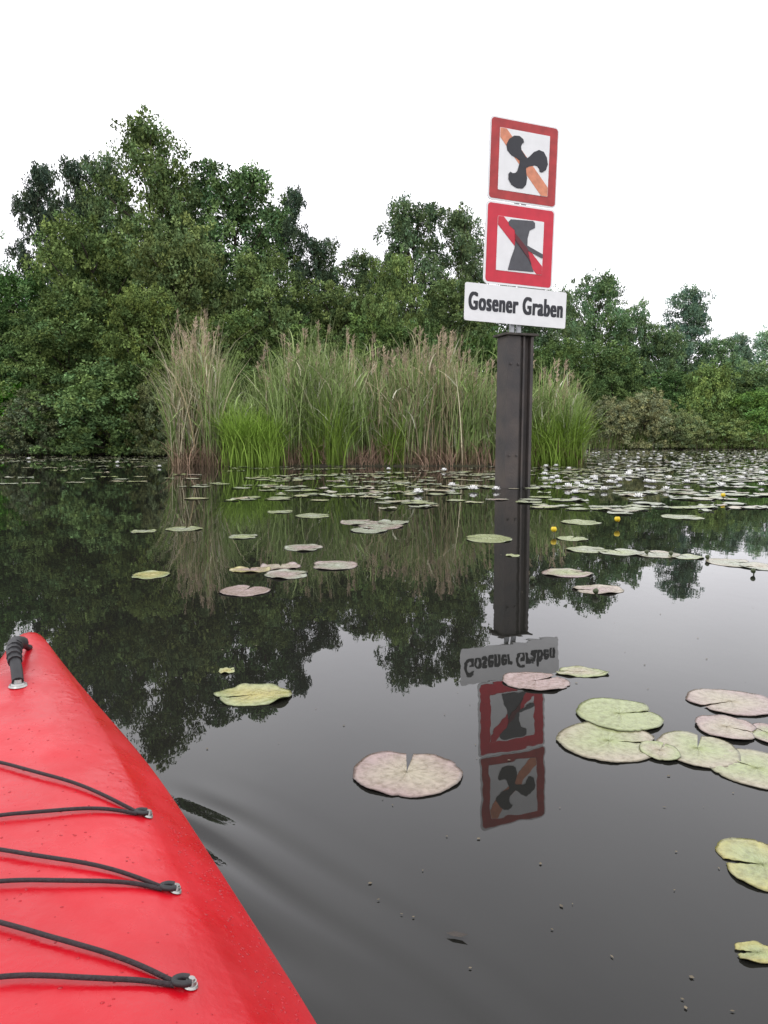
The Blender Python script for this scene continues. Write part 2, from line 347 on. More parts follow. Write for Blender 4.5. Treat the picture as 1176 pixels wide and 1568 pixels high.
add_obj("bank_sedge", mesh_np("bank_sedge", np.concatenate(VV), np.concatenate(QQ), np.concatenate(CC), (M_reed,)))

# ---------- lily pads ----------
def pad_mat():
    m, nt, b = new_mat("lily_pad_leaf")
    at = nt.nodes.new("ShaderNodeAttribute"); at.attribute_name = "Col"
    tc = nt.nodes.new("ShaderNodeTexCoord"); n = nt.nodes.new("ShaderNodeTexNoise"); n.inputs["Scale"].default_value = 55; n.inputs["Detail"].default_value = 8; n.inputs["Roughness"].default_value = 0.7
    r = nt.nodes.new("ShaderNodeValToRGB"); r.color_ramp.elements[0].position = 0.36; r.color_ramp.elements[1].position = 0.56
    r.color_ramp.elements[0].color = (0.66, 0.62, 0.55, 1); r.color_ramp.elements[1].color = (1.08, 1.06, 1.08, 1)
    mx = nt.nodes.new("ShaderNodeMix"); mx.data_type = 'RGBA'; mx.blend_type = 'MULTIPLY'; mx.inputs[0].default_value = 1
    nt.links.new(tc.outputs["Object"], n.inputs["Vector"]); nt.links.new(n.outputs["Fac"], r.inputs["Fac"])
    nt.links.new(at.outputs["Color"], mx.inputs[6]); nt.links.new(r.outputs["Color"], mx.inputs[7]); nt.links.new(mx.outputs[2], b.inputs["Base Color"])
    b.inputs["Roughness"].default_value = 0.25
    bp = nt.nodes.new("ShaderNodeBump"); bp.inputs["Strength"].default_value = 0.5; bp.inputs["Distance"].default_value = 0.003
    nt.links.new(n.outputs["Fac"], bp.inputs["Height"]); nt.links.new(bp.outputs["Normal"], b.inputs["Normal"])
    return m
M_pad = pad_mat()
GREEN = (0.25, 0.29, 0.13); YEL = (0.32, 0.29, 0.09); PINK = (0.27, 0.20, 0.18); BEI = (0.30, 0.27, 0.19); PALE = (0.25, 0.275, 0.20)
def pad_geo(cx, cy, rx, ry, notch, rot, c1, c2, r_, nr=14, ns=110, curl=0.012, z0=0.006, wav=0.04):
    gap = notch
    th = np.linspace(gap, 2*np.pi-gap, ns)
    ph = r_.uniform(0, 6.28, 6)
    edge = 1+wav*np.sin(2*th+ph[0])*0.7+wav*np.sin(5*th+ph[1])*0.35+wav*0.18*np.sin(13*th+ph[2])+(0.005*r_.normal(size=ns) if ns > 40 else 0)
    if ns > 40:
        for _ in range(2):
            tb = r_.uniform(0.5, 5.8); edge = edge-r_.uniform(0.02, 0.07)*np.exp(-((th-tb)/r_.uniform(0.03, 0.07))**2)
    lobe = 1-0.16*np.exp(-((np.minimum(th, 2*np.pi-th)-gap)/0.25)**2)
    rr = np.linspace(0.0, 1, nr)
    R_ = rr[:, None]*(edge*lobe)[None, :]
    lx = R_*np.cos(th)[None, :]; ly = R_*np.sin(th)[None, :]
    lz = curl*(rr[:, None]**6)*(0.2+0.9*np.sin(3*th+ph[3])+0.5*np.sin(7*th+ph[4]))[None, :]*0.6
    ve = np.abs(np.sin(th*8+0.8*np.sin(rr[:, None]*5+ph[1])))**6
    lz = lz+0.0010*ve*(1-rr[:, None])+0.0010*np.sin(rr[:, None]*20+3*np.sin(th*2+ph[0])[None, :])*rr[:, None]
    c, s = math.cos(rot), math.sin(rot)
    X_ = (lx*c-ly*s)*rx+cx; Y_ = (lx*s+ly*c)*ry+cy
    V = np.stack([X_, Y_, np.maximum(lz, -0.0015)+z0], -1).reshape(-1, 3)
    Q = grid_quads(nr, ns)[:, ::-1]
    w = np.clip(rr[:, None]**1.8+0.22*np.sin(3*th+ph[0])[None, :]*rr[:, None]+0.25*np.sin(th+ph[3])[None, :]*rr[:, None]+r_.normal(0, 0.04, (nr, ns)), 0, 1)[..., None]
    C = np.array(c1)*(1-w)+np.array(c2)*w
    C = C*(1+0.08*(ve*(rr[:, None] > 0.1))[..., None])
    rim = (rr[:, None, None] > 0.97)
    C = np.where(rim, C*0.45, C)
    return V, Q, C.reshape(-1, 3)
def solid_pad(name, *a, **k):
    V, Q, C = pad_geo(*a, **k)
    cx, cy = a[0], a[1]
    V[:, 0] -= cx; V[:, 1] -= cy
    o = add_obj(name, mesh_np(name, V, Q, C, (M_pad,), None, True), (cx, cy, 0))
    so = o.modifiers.new("thick", 'SOLIDIFY'); so.thickness = 0.001; so.offset = -1
    return o
rp = np.random.default_rng(5)
near = [
 (623,1184,164,72,BEI,PINK,84,0.09,0.003),
 (386,1066,120,32,YEL,GREEN,200,0.12,0.014),
 (348,1028,26,9,YEL,GREEN,20,0.2,0.006),
 (932,1136,156,62,GREEN,BEI,-10,0.06,0.002),
 (948,1096,130,50,GREEN,GREEN,10,0.06,0.002),
 (1068,1148,116,58,GREEN,BEI,60,0.06,0.002),
 (1120,1076,130,42,BEI,PINK,200,0.06,0.003),
 (1112,1116,86,40,BEI,PINK,-30,0.06,0.004),
 (1180,1126,70,46,GREEN,PINK,120,0.06,0.003),
 (1160,1178,146,62,GREEN,BEI,130,0.06,0.002),
 (1010,1152,60,34,BEI,GREEN,50,0.06,0.002),
 (1168,1326,128,92,GREEN,YEL,170,0.10,0.003),
 (1160,1462,80,12,GREEN,YEL,170,0.3,0.004),
 (820,1044,100,30,PINK,PINK,30,0.1,0.006),
 (890,1030,82,15,BEI,GREEN,160,0.1,0.006),
 (375,905,76,17,PINK,PINK,80,0.1,0.006),
 (512,866,74,14,PALE,PINK,180,0.1,0.006),
 (440,880,70,14,PINK,PALE,0,0.1,0.01), (383,873,62,9,PINK,YEL,100,0.1,0.01), (430,868,60,10,BEI,PINK,100,0.1,0.012),
 (465,839,60,12,PINK,PALE,-20,0.1,0.008), (230,881,60,12,YEL,GREEN,200,0.1,0.006),
 (550,800,60,10,PALE,PINK,40,0.1,0.01), (582,806,70,12,PALE,PINK,200,0.1,0.01),(600,800,50,9,PALE,PALE,90,0.1,0.01), (565,812,60,9,PALE,PALE,90,0.1,0.01),
 (373,822,46,7,GREEN,PALE,0,0.12,0.006), (282,810,58,7,PALE,GREEN,90,0.12,0.006), (220,814,36,6,PALE,GREEN,90,0.12,0.006),
 (747,825,76,13,GREEN,GREEN,170,0.1,0.005), (868,878,78,13,GREEN,PINK,20,0.1,0.008), (915,903,80,14,PINK,BEI,190,0.1,0.008),
 (876,825,46,9,GREEN,GREEN,60,0.12,0.006), (900,842,64,10,PALE,GREEN,0,0.12,0.006), (950,846,70,10,GREEN,PALE,100,0.12,0.006), (1005,849,70,11,PALE,BEI,100,0.12,0.006),
 (1050,853,50,8,PALE,GREEN,100,0.12,0.006), (1120,862,70,14,PALE,BEI,0,0.12,0.006), (1165,868,60,16,BEI,PALE,0,0.12,0.006), (785,851,22,4,GREEN,GREEN,0,0.12,0.006),
 (1045,792,60,8,PALE,GREEN,0,0.12,0.006),(890,800,60,8,GREEN,GREEN,0,0.12,0.006),(480,790,55,8,PALE,GREEN,0,0.12,0.006),(430,784,40,6,PALE,GREEN,0,0.12,0.006),
]
for px, py, w, h, c1, c2, nd, gap, curl in near:
    x, y, _ = level(px, py)
    dep = y*cp+CAMZ*sp
    rx = w/F*dep/2
    y1 = level(px, py-h/2)[1]; y2 = level(px, py+h/2)[1]; ry = abs(y1-y2)/2
    ry = min(max(ry, rx*0.6), rx*1.25)
    solid_pad("lily_pad", x, y, rx, ry, gap, math.radians(nd), c1, c2, rp, curl=curl, z0=0.003+0.0012*rp.random()+(0.003 if px in (1112, 948, 1010) else 0))
VV = []; QQ = []; CC = []; nv = 0
pts = []
for _ in range(1500):
    d = 13+rp.random()**0.8*33; x = rp.uniform(0.24, 0.64)*d if rp.random() < 0.85 else rp.uniform(0.1, 0.3)*d
    pts.append((x, d))
for _ in range(105):
    d = rp.uniform(8.4, 20.0); c = rp.uniform(-0.17, 0.52)*d
    for _ in range(rp.integers(2, 10)): pts.append((c+rp.normal(0, 0.45), d+rp.normal(0, 0.2)))
for _ in range(40):
    d = rp.uniform(12, 24); x = rp.uniform(-0.5, -0.1)*d
    for _ in range(2): pts.append((x+rp.normal(0, 0.3), d+rp.normal(0, 0.15)))
for _ in range(330): pts.append((rp.uniform(-15, -5), rp.uniform(24, 31)))
for _ in range(45): pts.append((2.0+rp.normal(0, 0.5), 12.1+rp.normal(0, 0.25)))
kept = []
for x, y in pts:
    if y > 20.3 and -6.0 < x < 6.0 and y < 40: continue
    if y > float(shore(x))-0.5: continue
    if abs(x-2.02) < 0.32 and abs(y-12.2) < 0.3: continue
    if any((x-a_)**2+(y-b_)**2 < 0.025 for a_, b_ in kept[-300:]): continue
    kept.append((x, y))
for x, y in kept:
    R0 = rp.uniform(0.08, 0.18); u_ = rp.integers(0, 12); cc = [PALE, PALE, PALE, GREEN, GREEN, PALE, BEI, PINK, PALE, GREEN, PALE, BEI][u_]; c2 = [PALE, PALE, GREEN, BEI][rp.integers(0, 4)]
    V, Q, C = pad_geo(x, y, R0, R0*rp.uniform(0.8, 1.05), 0.1, rp.uniform(0, 6.28), cc, c2, rp, nr=4, ns=16, curl=0.014*rp.uniform(0.2, 1.5), z0=0.005+0.005*rp.random())
    VV.append(V); QQ.append(Q+nv); CC.append(C*1.25); nv += len(V)
add_obj("lily_pad_field", mesh_np("lily_pad_field", np.concatenate(VV), np.concatenate(QQ), np.concatenate(CC), (M_pad,), None, True))
M_petal = simple("white_petals", (0.88, 0.88, 0.86), 0.4, 0, 0.05, 30)
M_yel = simple("yellow_petals", (0.75, 0.55, 0.02), 0.4, 0, 0.2, 30)
M_stalk = simple("stalk_green", (0.06, 0.08, 0.03), 0.5, 0, 0.3, 30)
VV = []; QQ = []; nv = 0
fl = [level(px, py)[:2] for px, py in [(692,746),(725,752),(855,741),(880,757),(898,742),(912,737),(938,733),(962,728),(985,722),(978,764),(1000,741),(1024,735),(1052,741),(1060,722),(1078,731),(1100,718),(1135,735),(1150,722),(1166,745),(1020,752),(890,748),(906,752),(934,741),(1104,747),(640,757),(595,720),(680,722),(760,752),(836,716),(44,704),(244,716),(180,710),(1130,716),(1040,712),(870,748),(948,738),(1076,738),(1140,728),(925,752),(884,744)]]
for _ in range(120):
    d = rp.uniform(13, 40); fl.append((rp.uniform(0.2, 0.6)*d, d))
for x, y in fl:
    if y > float(shore(x))-0.4 : continue
    R0 = rp.uniform(0.06, 0.085)
    for ring, (el, rad, np_) in enumerate([(0.35, 1.0, 8), (0.8, 0.95, 7), (1.2, 0.8, 5)]):
        for i in range(np_):
            t = 2*np.pi*i/np_+ring*0.4+rp.uniform(-.1, .1); dx, dy = math.cos(t), math.sin(t); L_ = R0*rad
            b0 = np.array([x, y, 0.015]); tip = b0+np.array([dx*math.cos(el), dy*math.cos(el), math.sin(el)])*L_*1.2
            mid = b0*0.45+tip*0.55+np.array([0, 0, -0.004]); sd = np.array([-dy, dx, 0])*R0*0.36
            VV.append(np.array([b0, mid+sd, tip, mid-sd])); QQ.append(np.array([[0, 1, 2, 3]])+nv); nv += 4
add_obj("white_water_lilies", mesh_np("white_water_lilies", np.concatenate(VV), np.concatenate(QQ), None, (M_petal,)))
def yellow(px, py_f, py_w, r=0.03, bud=False):
    x, y, _ = level(px, py_w); z = height_at(py_f, y)
    z = max(z, 0.05 if not bud else 0.02)
    V1 = []; Q1 = []; M1 = []; n0 = 0
    v, q = tube([[0, 0, -0.05], [0.005, 0, z*0.5], [0, 0, z-r*0.5]], [0.004, 0.004, 0.005], 6); V1.append(v); Q1.append(q); M1 += [1]*len(q); n0 += len(v)
    k_ = 5 if not bud else 6
    for i in range(k_):
        t0 = 2*np.pi*i/k_
        g = []
        for a_ in np.linspace(-1.45, 0.9 if not bud else 1.5, 6):
            for s_ in (-0.62, -0.2, 0.2, 0.62):
                rr_ = r*math.cos(a_)*(1.0+0.06*(i % 2)); g.append([rr_*math.cos(t0+s_), rr_*math.sin(t0+s_), z+r*math.sin(a_)+ 0.001*i])
        V1.append(np.array(g)); gq = grid_quads(6, 4); Q1.append(gq+n0); M1 += [0]*len(gq); n0 += len(g)
    add_obj("yellow_pond_lily" if not bud else "lily_bud", mesh_np("ypl", np.concatenate(V1), np.concatenate(Q1), None, (M_yel if not bud else M_stalk, M_stalk), M1, True), (x, y, 0))
yellow(945, 795, 806, 0.026); yellow(848, 811, 820, 0.024); yellow(1107, 758, 766, 0.028)
for px, py in [(1083, 858), (1027, 852), (1153, 880), (912, 912), (815, 892), (990, 850)]: yellow(px, py-3, py, 0.014, True)
# fine floating debris (seed husks, bud scales)
M_deb = simple("plant_debris", (0.16, 0.13, 0.08), 0.7, 0, 0.6, 40)
VV = []; QQ = []; nv = 0
for i in range(150):
    y = 1.0+rp.random()**1.5*9; x = rp.uniform(-0.25, 0.55)*y
    if y < 1.9 and x < -0.05: continue
    r_ = rp.uniform(0.0012, 0.0045)*(1+0.15*y); t = rp.uniform(0, 3.14); as_ = rp.uniform(0.3, 0.9)
    ang = np.linspace(0, 2*np.pi, 4, endpoint=False)
    vx = np.cos(ang)*r_; vy = np.sin(ang)*r_*as_
    VV.append(np.stack([x+vx*math.cos(t)-vy*math.sin(t), y+vx*math.sin(t)+vy*math.cos(t), 0.0022+0*vx], 1)); QQ.append(np.array([[0, 1, 2, 3]])+nv); nv += 4
add_obj("floating_debris", mesh_np("floating_debris", np.concatenate(VV), np.concatenate(QQ), None, (M_deb,)))

# ---------- sign post ----------
M_steel = simple("weathered_steel", (0.050, 0.046, 0.046), 0.6, 0.2, 0, 3.0, 0.4, 30, col2=(0.085, 0.07, 0.062))
M_cap = simple("cap_wood", (0.07, 0.06, 0.05), 0.8, 0, 0.5, 9, 0.5, 30)
M_galv = simple("galvanised", (0.35, 0.36, 0.37), 0.45, 0.6, 0.3, 12)
M_white = simple("sign_white", (0.80, 0.80, 0.80), 0.45, 0, 0.06, 5)
M_red = simple("sign_red", (0.60, 0.015, 0.04), 0.45, 0, 0.15, 6)
M_red2 = simple("sign_red_aged", (0.45, 0.035, 0.035), 0.5, 0, 0.3, 6)
M_orange = simple("sign_orange_faded", (0.72, 0.27, 0.15), 0.5, 0, 0.25, 10)
M_black = simple("sign_black", (0.02, 0.021, 0.028), 0.5, 0, 0.2, 10)
M_grey = simple("sign_grey", (0.075, 0.075, 0.085), 0.5, 0, 0.2, 10)
M_dred = simple("sign_dark_red", (0.12, 0.012, 0.02), 0.5, 0, 0.2, 10)
def box(name, sx, sy, sz, loc, mat, parent, rot=(0,0,0), bev=0.004):
    bm = bmesh.new(); bmesh.ops.create_cube(bm, size=1); bmesh.ops.scale(bm, vec=(sx, sy, sz), verts=bm.verts)
    if bev: bmesh.ops.bevel(bm, geom=bm.edges, offset=bev, segments=2, affect='EDGES', profile=0.5)
    me = bpy.data.meshes.new(name); bm.to_mesh(me); bm.free(); me.materials.append(mat)
    o = add_obj(name, me, loc, parent); o.rotation_euler = rot; return o
PX, PY = 2.03, 12.2
post = empty("waterway_sign_post", (PX, PY, 0)); post.rotation_euler = (0, math.radians(0.3), math.radians(20))
W2, D2 = 0.225, 0.17
outline = [(-W2,-D2),(-W2+0.22,-D2),(-W2+0.22,-D2+0.05),(-W2+0.27,-D2+0.05),(-W2+0.27,-D2+0.0),(-W2+0.30,-D2+0.0),(-W2+0.30,-D2+0.09),(W2-0.05,-D2+0.09),(W2-0.05,-D2),(W2,-D2),(W2,D2),(-W2,D2)]
bm = bmesh.new(); vs = [bm.verts.new((x, y, -1.5)) for x, y in outline]; f = bm.faces.new(vs)
r = bmesh.ops.extrude_face_region(bm, geom=[f]); bmesh.ops.translate(bm, vec=(0, 0, 3.83), verts=[v for v in r['geom'] if isinstance(v, bmesh.types.BMVert)])
bmesh.ops.recalc_face_normals(bm, faces=bm.faces); me = bpy.data.meshes.new("pile"); bm.to_mesh(me); bm.free(); me.materials.append(M_steel)
o = add_obj("pile", me, (0, 0, 0), post); bv = o.modifiers.new("b", 'BEVEL'); bv.width = 0.006; bv.segments = 2
box("cap_plate", 0.56, 0.44, 0.035, (0, 0, 2.35), M_cap, post)
for bxp in (-0.17, -0.04):
    for bz in (0.5, 1.9):
        box("bolt", 0.03, 0.02, 0.03, (bxp, -D2-0.01, bz), M_steel, post)
sg = empty("sign_rack", (0, -0.02, 2.37)); sg.parent = post; sg.rotation_euler = (0, math.radians(1.3), 0)
box("rail", 0.07, 0.05, 3.1, (-0.06, 0.045, 1.55), M_galv, sg); box("rail", 0.07, 0.05, 3.1, (0.06, 0.045, 1.55), M_galv, sg)
def poly(name, pts, z, mat, y, th=0.003, x=0.0, parent=sg):
    bm = bmesh.new(); vs = [bm.verts.new((px_, 0, pz_)) for px_, pz_ in pts]; f = bm.faces.new(vs)
    r = bmesh.ops.extrude_face_region(bm, geom=[f]); bmesh.ops.translate(bm, vec=(0, -th, 0), verts=[v for v in r['geom'] if isinstance(v, bmesh.types.BMVert)])
    bmesh.ops.recalc_face_normals(bm, faces=bm.faces); bmesh.ops.triangulate(bm, faces=[f for f in bm.faces if len(f.verts) > 4])
    me = bpy.data.meshes.new(name); bm.to_mesh(me); bm.free(); me.materials.append(mat)
    return add_obj(name, me, (x, y, z), parent)
def plate(name, w, h, z, mat, y=0.0, th=0.012, rad=0.05, x=0.0, parent=sg):
    pts = []
    for cx_, cz_, a0 in [(w/2-rad, h/2-rad, 0), (-w/2+rad, h/2-rad, 90), (-w/2+rad, -h/2+rad, 180), (w/2-rad, -h/2+rad, 270)]:
        for i in range(6):
            a_ = math.radians(a0+i*18); pts.append((cx_+rad*math.cos(a_), cz_+rad*math.sin(a_)))
    return poly(name, pts, z, mat, y, th, x, parent)
z1 = 4.93-2.37; z2 = 3.70-2.37; z3 = 2.79-2.37
S_ = 1.19
plate("sign_plate_top", S_, S_+0.02, z1, M_white, 0.0, 0.02, 0.07, 0.0)
plate("red_border_top", S_-0.05, S_-0.03, z1, M_red2, -0.0205, 0.004, 0.05)
plate("white_field_top", 0.86, 0.90, z1, M_white, -0.0250, 0.004, 0.01)
poly("diagonal_top", [(-0.425, 0.31), (-0.425, 0.445), (-0.32, 0.445), (0.425, -0.31), (0.425, -0.445), (0.31, -0.445)], z1, M_orange, -0.0295)
def blade(cx_, cz_, ang):
    shp = [(0.0,0.06),(0.05,0.065),(0.10,0.10),(0.17,0.165),(0.26,0.20),(0.34,0.18),(0.395,0.10),(0.41,0.0),(0.375,-0.085),(0.31,-0.125),(0.265,-0.12),(0.255,-0.075),(0.225,-0.04),(0.18,-0.03),(0.12,-0.045),(0.06,-0.06),(0.0,-0.06)]
    c, s = math.cos(ang), math.sin(ang)
    return [(cx_+(x*c-y*s), cz_+(x*s+y*c)) for x, y in shp]
for i, an in enumerate((4, 118, 240)):
    poly("propeller_blade", blade(-0.0, 0.0, math.radians(an)), z1, M_black, -0.0330-0.0006*i)
poly("propeller_hub", [(0.085*math.cos(t), 0.085*math.sin(t)) for t in np.linspace(0, 6.2832, 20, endpoint=False)], z1, M_black, -0.0355)
plate("sign_plate_middle", S_+0.01, S_+0.03, z2, M_white, 0.0, 0.02, 0.07, -0.01)
plate("red_border_middle", S_-0.05, S_-0.03, z2, M_red, -0.0205, 0.004, 0.05, -0.01)
plate("white_field_middle", 0.80, 0.80, z2, M_white, -0.0250, 0.004, 0.01, -0.01)
bol = [(-0.18,0.37),(0.20,0.39),(0.24,0.36),(0.24,0.29),(0.15,0.24),(0.12,0.12),(0.12,-0.06),(0.18,-0.22),(0.25,-0.37),(-0.20,-0.38),(-0.16,-0.22),(-0.10,-0.05),(-0.09,0.12),(-0.11,0.22),(-0.21,0.28),(-0.22,0.33)]
poly("diagonal_middle", [(-0.397, 0.27), (-0.397, 0.397), (-0.30, 0.397), (0.397, -0.27), (0.397, -0.397), (0.30, -0.397)], z2, M_red, -0.0295, x=-0.01)
poly("bollard_symbol", bol, z2, M_grey, -0.0330, x=-0.01)
poly("mooring_line_symbol", [(0.10, 0.02), (0.397, -0.09), (0.397, -0.15), (0.10, -0.05)], z2, M_grey, -0.0365, x=-0.01)
poly("diagonal_overlap", [(-0.093, 0.07), (-0.10, 0.17), (0.12, -0.03), (0.165, -0.17), (0.205, -0.27), (0.15,-0.185)], z2, M_dred, -0.0400, x=-0.01)
plate("name_plate", 1.76, 0.56, z3, M_white, -0.03, 0.02, 0.03, -0.04)
box("name_plate_bracket", 0.5, 0.03, 0.05, (0, 0.0, z3), M_galv, sg)
k = 0
for ox in (-0.013, 0.0, 0.013):
    for oz in (-0.007, 0.007):
        cu = bpy.data.curves.new("name_text", 'FONT'); cu.body = "Gosener Graben"; cu.size = 0.365; cu.extrude = 0.0002; cu.align_x = 'CENTER'; cu.align_y = 'CENTER'; cu.space_character = 1.13
        cu.materials.append(M_black)
        tx = add_obj("name_text", cu, (-0.04+ox, -0.0525-0.0005*k, z3+oz), sg); tx.rotation_euler = (math.radians(90), 0, 0); k += 1
        if k == 1:
            bpy.context.view_layer.update(); tw = tx.dimensions.x
        tx.scale = (1.62/max(tw, 0.1), 1.0, 1.0)

# ---------- kayak ----------
m, nt, b = new_mat("kayak_red_plastic"); M_kay = m
tc = nt.nodes.new("ShaderNodeTexCoord")
n = nt.nodes.new("ShaderNodeTexNoise"); n.inputs["Scale"].default_value = 5; n.inputs["Detail"].default_value = 8
r = nt.nodes.new("ShaderNodeValToRGB"); r.color_ramp.elements[0].position = 0.3; r.color_ramp.elements[1].position = 0.75
r.color_ramp.elements[0].color = (0.41, 0.003, 0.009, 1); r.color_ramp.elements[1].color = (0.53, 0.008, 0.018, 1)
nt.links.new(tc.outputs["Object"], n.inputs["Vector"]); nt.links.new(n.outputs["Fac"], r.inputs["Fac"]); nt.links.new(r.outputs["Color"], b.inputs["Base Color"])
nr_ = nt.nodes.new("ShaderNodeTexNoise"); nr_.inputs["Scale"].default_value = 14; nr_.inputs["Detail"].default_value = 6
mr = nt.nodes.new("ShaderNodeMapRange"); mr.inputs[1].default_value = 0.3; mr.inputs[2].default_value = 0.7; mr.inputs[3].default_value = 0.18; mr.inputs[4].default_value = 0.42
nt.links.new(tc.outputs["Object"], nr_.inputs["Vector"]); nt.links.new(nr_.outputs["Fac"], mr.inputs[0]); nt.links.new(mr.outputs[0], b.inputs["Roughness"])
b.inputs["Specular IOR Level"].default_value = 0.35
n2 = nt.nodes.new("ShaderNodeTexNoise"); n2.inputs["Scale"].default_value = 60; n2.inputs["Detail"].default_value = 6
bp = nt.nodes.new("ShaderNodeBump"); bp.inputs["Strength"].default_value = 0.5; bp.inputs["Distance"].default_value = 0.002
nt.links.new(tc.outputs["Object"], n2.inputs["Vector"]); nt.links.new(n2.outputs["Fac"], bp.inputs["Height"]); nt.links.new(bp.outputs["Normal"], b.inputs["Normal"])
M_rub = simple("black_rubber", (0.018, 0.018, 0.02), 0.55, 0, 0.3, 60)
M_cord = simple("elastic_cord", (0.03, 0.018, 0.022), 0.75, 0, 0.5, 300, 0.4, 500)
M_bolt = simple("bolt_steel", (0.42, 0.42, 0.40), 0.3, 0.9, 0.2, 80)
kay = empty("red_kayak", (-0.795, 1.70, 0))
kay.rotation_euler = (0, 0, math.atan2(-0.917, 0.40))
ss = [0.0, 0.015, 0.05, 0.10, 0.17, 0.26, 0.36, 0.50, 0.66, 0.82, 1.0, 1.2, 1.45, 1.8, 2.2, 2.6, 3.0, 3.5, 3.9, 4.2, 4.4, 4.48]
bb = [0.004, 0.026, 0.040, 0.050, 0.066, 0.086, 0.112, 0.149, 0.187, 0.214, 0.243, 0.276, 0.295, 0.31, 0.31, 0.295, 0.26, 0.19, 0.12, 0.06, 0.03, 0.01]
zg = [0.335, 0.335, 0.335, 0.335, 0.33, 0.322, 0.31, 0.295, 0.28, 0.265, 0.245, 0.225, 0.215, 0.21, 0.21, 0.21, 0.215, 0.24, 0.27, 0.3, 0.32, 0.33]
zr = [0.350, 0.366, 0.375, 0.378, 0.378, 0.373, 0.366, 0.352, 0.340, 0.332, 0.328, 0.326, 0.33, 0.30, 0.28, 0.28, 0.28, 0.29, 0.32, 0.34, 0.35, 0.345]
zk = [0.31, 0.24, 0.16, 0.09, 0.02, -0.04, -0.07, -0.09, -0.10, -0.10, -0.10, -0.1, -0.1, -0.1, -0.1, -0.1, -0.1, -0.08, -0.03, 0.08, 0.2, 0.3]
def section(b_, g, r_, k):
    dz = r_-g
    half = [(0.0, r_), (0.22, g+dz*0.985), (0.45, g+dz*0.90), (0.62, g+dz*0.76), (0.70, g+dz*0.64), (0.86, g+dz*0.30), (0.96, g+dz*0.07), (1.0, g-0.004), (0.985, g-0.02), (0.93, g+(k-g)*0.35), (0.78, g+(k-g)*0.70), (0.42, g+(k-g)*0.93), (0.0, k)]
    right = [(w*b_, z) for w, z in half]; left = [(-w*b_, z) for w, z in half[1:-1]][::-1]
    return right+left
V = []
for i, s in enumerate(ss):
    for w, z in section(bb[i], zg[i], zr[i], zk[i]): V.append((s + (0.10*max(0, (zg[i]-z)) if s < 0.5 else 0), w, z))
m_ = 24; ns = len(ss); fc = []
for i in range(ns-1):
    for j in range(m_): fc.append((i*m_+j, i*m_+(j+1) % m_, (i+1)*m_+(j+1) % m_, (i+1)*m_+j))
fc.append(tuple(range(m_))[::-1]); fc.append(tuple((ns-1)*m_+j for j in range(m_)))
me = bpy.data.meshes.new("hull"); me.from_pydata(V, [], fc); me.materials.append(M_kay)
for p in me.polygons: p.use_smooth = True
bm = bmesh.new(); bm.from_mesh(me); bmesh.ops.recalc_face_normals(bm, faces=bm.faces)
cl = bm.edges.layers.float.new("crease_edge")
bm.verts.ensure_lookup_table()
for e_ in bm.edges:
    a_, b_ = e_.verts[0].index % m_, e_.verts[1].index % m_
    if a_ == b_ and a_ in (4, 20): e_[cl] = 0.75
    if a_ == b_ and a_ in (7, 17): e_[cl] = 0.5
bm.to_mesh(me); bm.free()
hull = add_obj("hull", me, (0, 0, 0), kay); su = hull.modifiers.new("s", 'SUBSURF'); su.levels = 3; su.render_levels = 3
bpy.context.view_layer.update()
dg = bpy.context.evaluated_depsgraph_get()
ev = hull.evaluated_get(dg); mm = ev.to_mesh()
bvh = BVHTree.FromPolygons([v.co.copy() for v in mm.vertices], [tuple(p.vertices) for p in mm.polygons])
def deck(s, w):
    h = bvh.ray_cast(Vector((s, w, 2)), Vector((0, 0, -1)))
    return (h[0].z, h[1]) if h[0] else (0.3, Vector((0, 0, 1)))
def tube_obj(name, path, rad, mat, parent, seg=10):
    cu = bpy.data.curves.new(name, 'CURVE'); cu.dimensions = '3D'; cu.bevel_depth = rad; cu.bevel_resolution = 3; cu.resolution_u = 6
    sp_ = cu.splines.new('BEZIER'); sp_.bezier_points.add(len(path)-1)
    for p, c in zip(sp_.bezier_points, path): p.co = c; p.handle_left_type = p.handle_right_type = 'AUTO'
    cu.use_fill_caps = True; cu.materials.append(mat)
    return add_obj(name, cu, (0, 0, 0), parent)
RF = [(0.870, 0.148), (1.050, 0.156), (1.212, 0.145), (1.38, 0.15)]
LF = [(0.62, -0.115), (0.845, -0.15), (0.97, -0.155), (1.13, -0.155), (1.30, -0.155)]
def fitting(s, w):
    z, nrm = deck(s, w); sg_ = 1 if w > 0 else -1
    bm = bmesh.new()
    for r_, h0, h1 in [(0.0075, 0.0, 0.002), (0.0055, 0.002, 0.005), (0.0035, 0.005, 0.007)]:
        rr = bmesh.ops.create_cone(bm, cap_ends=True, segments=18, radius1=r_, radius2=r_*0.85, depth=h1-h0); bmesh.ops.translate(bm, vec=(0, 0, (h0+h1)/2), verts=rr['verts'])
    me = bpy.data.meshes.new("bolt"); bm.to_mesh(me); bm.free(); me.materials.append(M_bolt)
    o = add_obj("deck_bolt", me, (s, w+0.004*sg_, z), kay); o.rotation_mode = 'QUATERNION'; o.rotation_quaternion = nrm.to_track_quat('Z', 'Y')
    lp = [(s-0.004, w+0.004*sg_, z+0.005), (s-0.005, w-0.004*sg_, z+0.007), (s, w-0.010*sg_, z+0.008), (s+0.005, w-0.004*sg_, z+0.007), (s+0.004, w+0.004*sg_, z+0.005)]
    tube_obj("deck_loop", lp, 0.003, M_rub, kay)
for f_ in RF+LF: fitting(*f_)
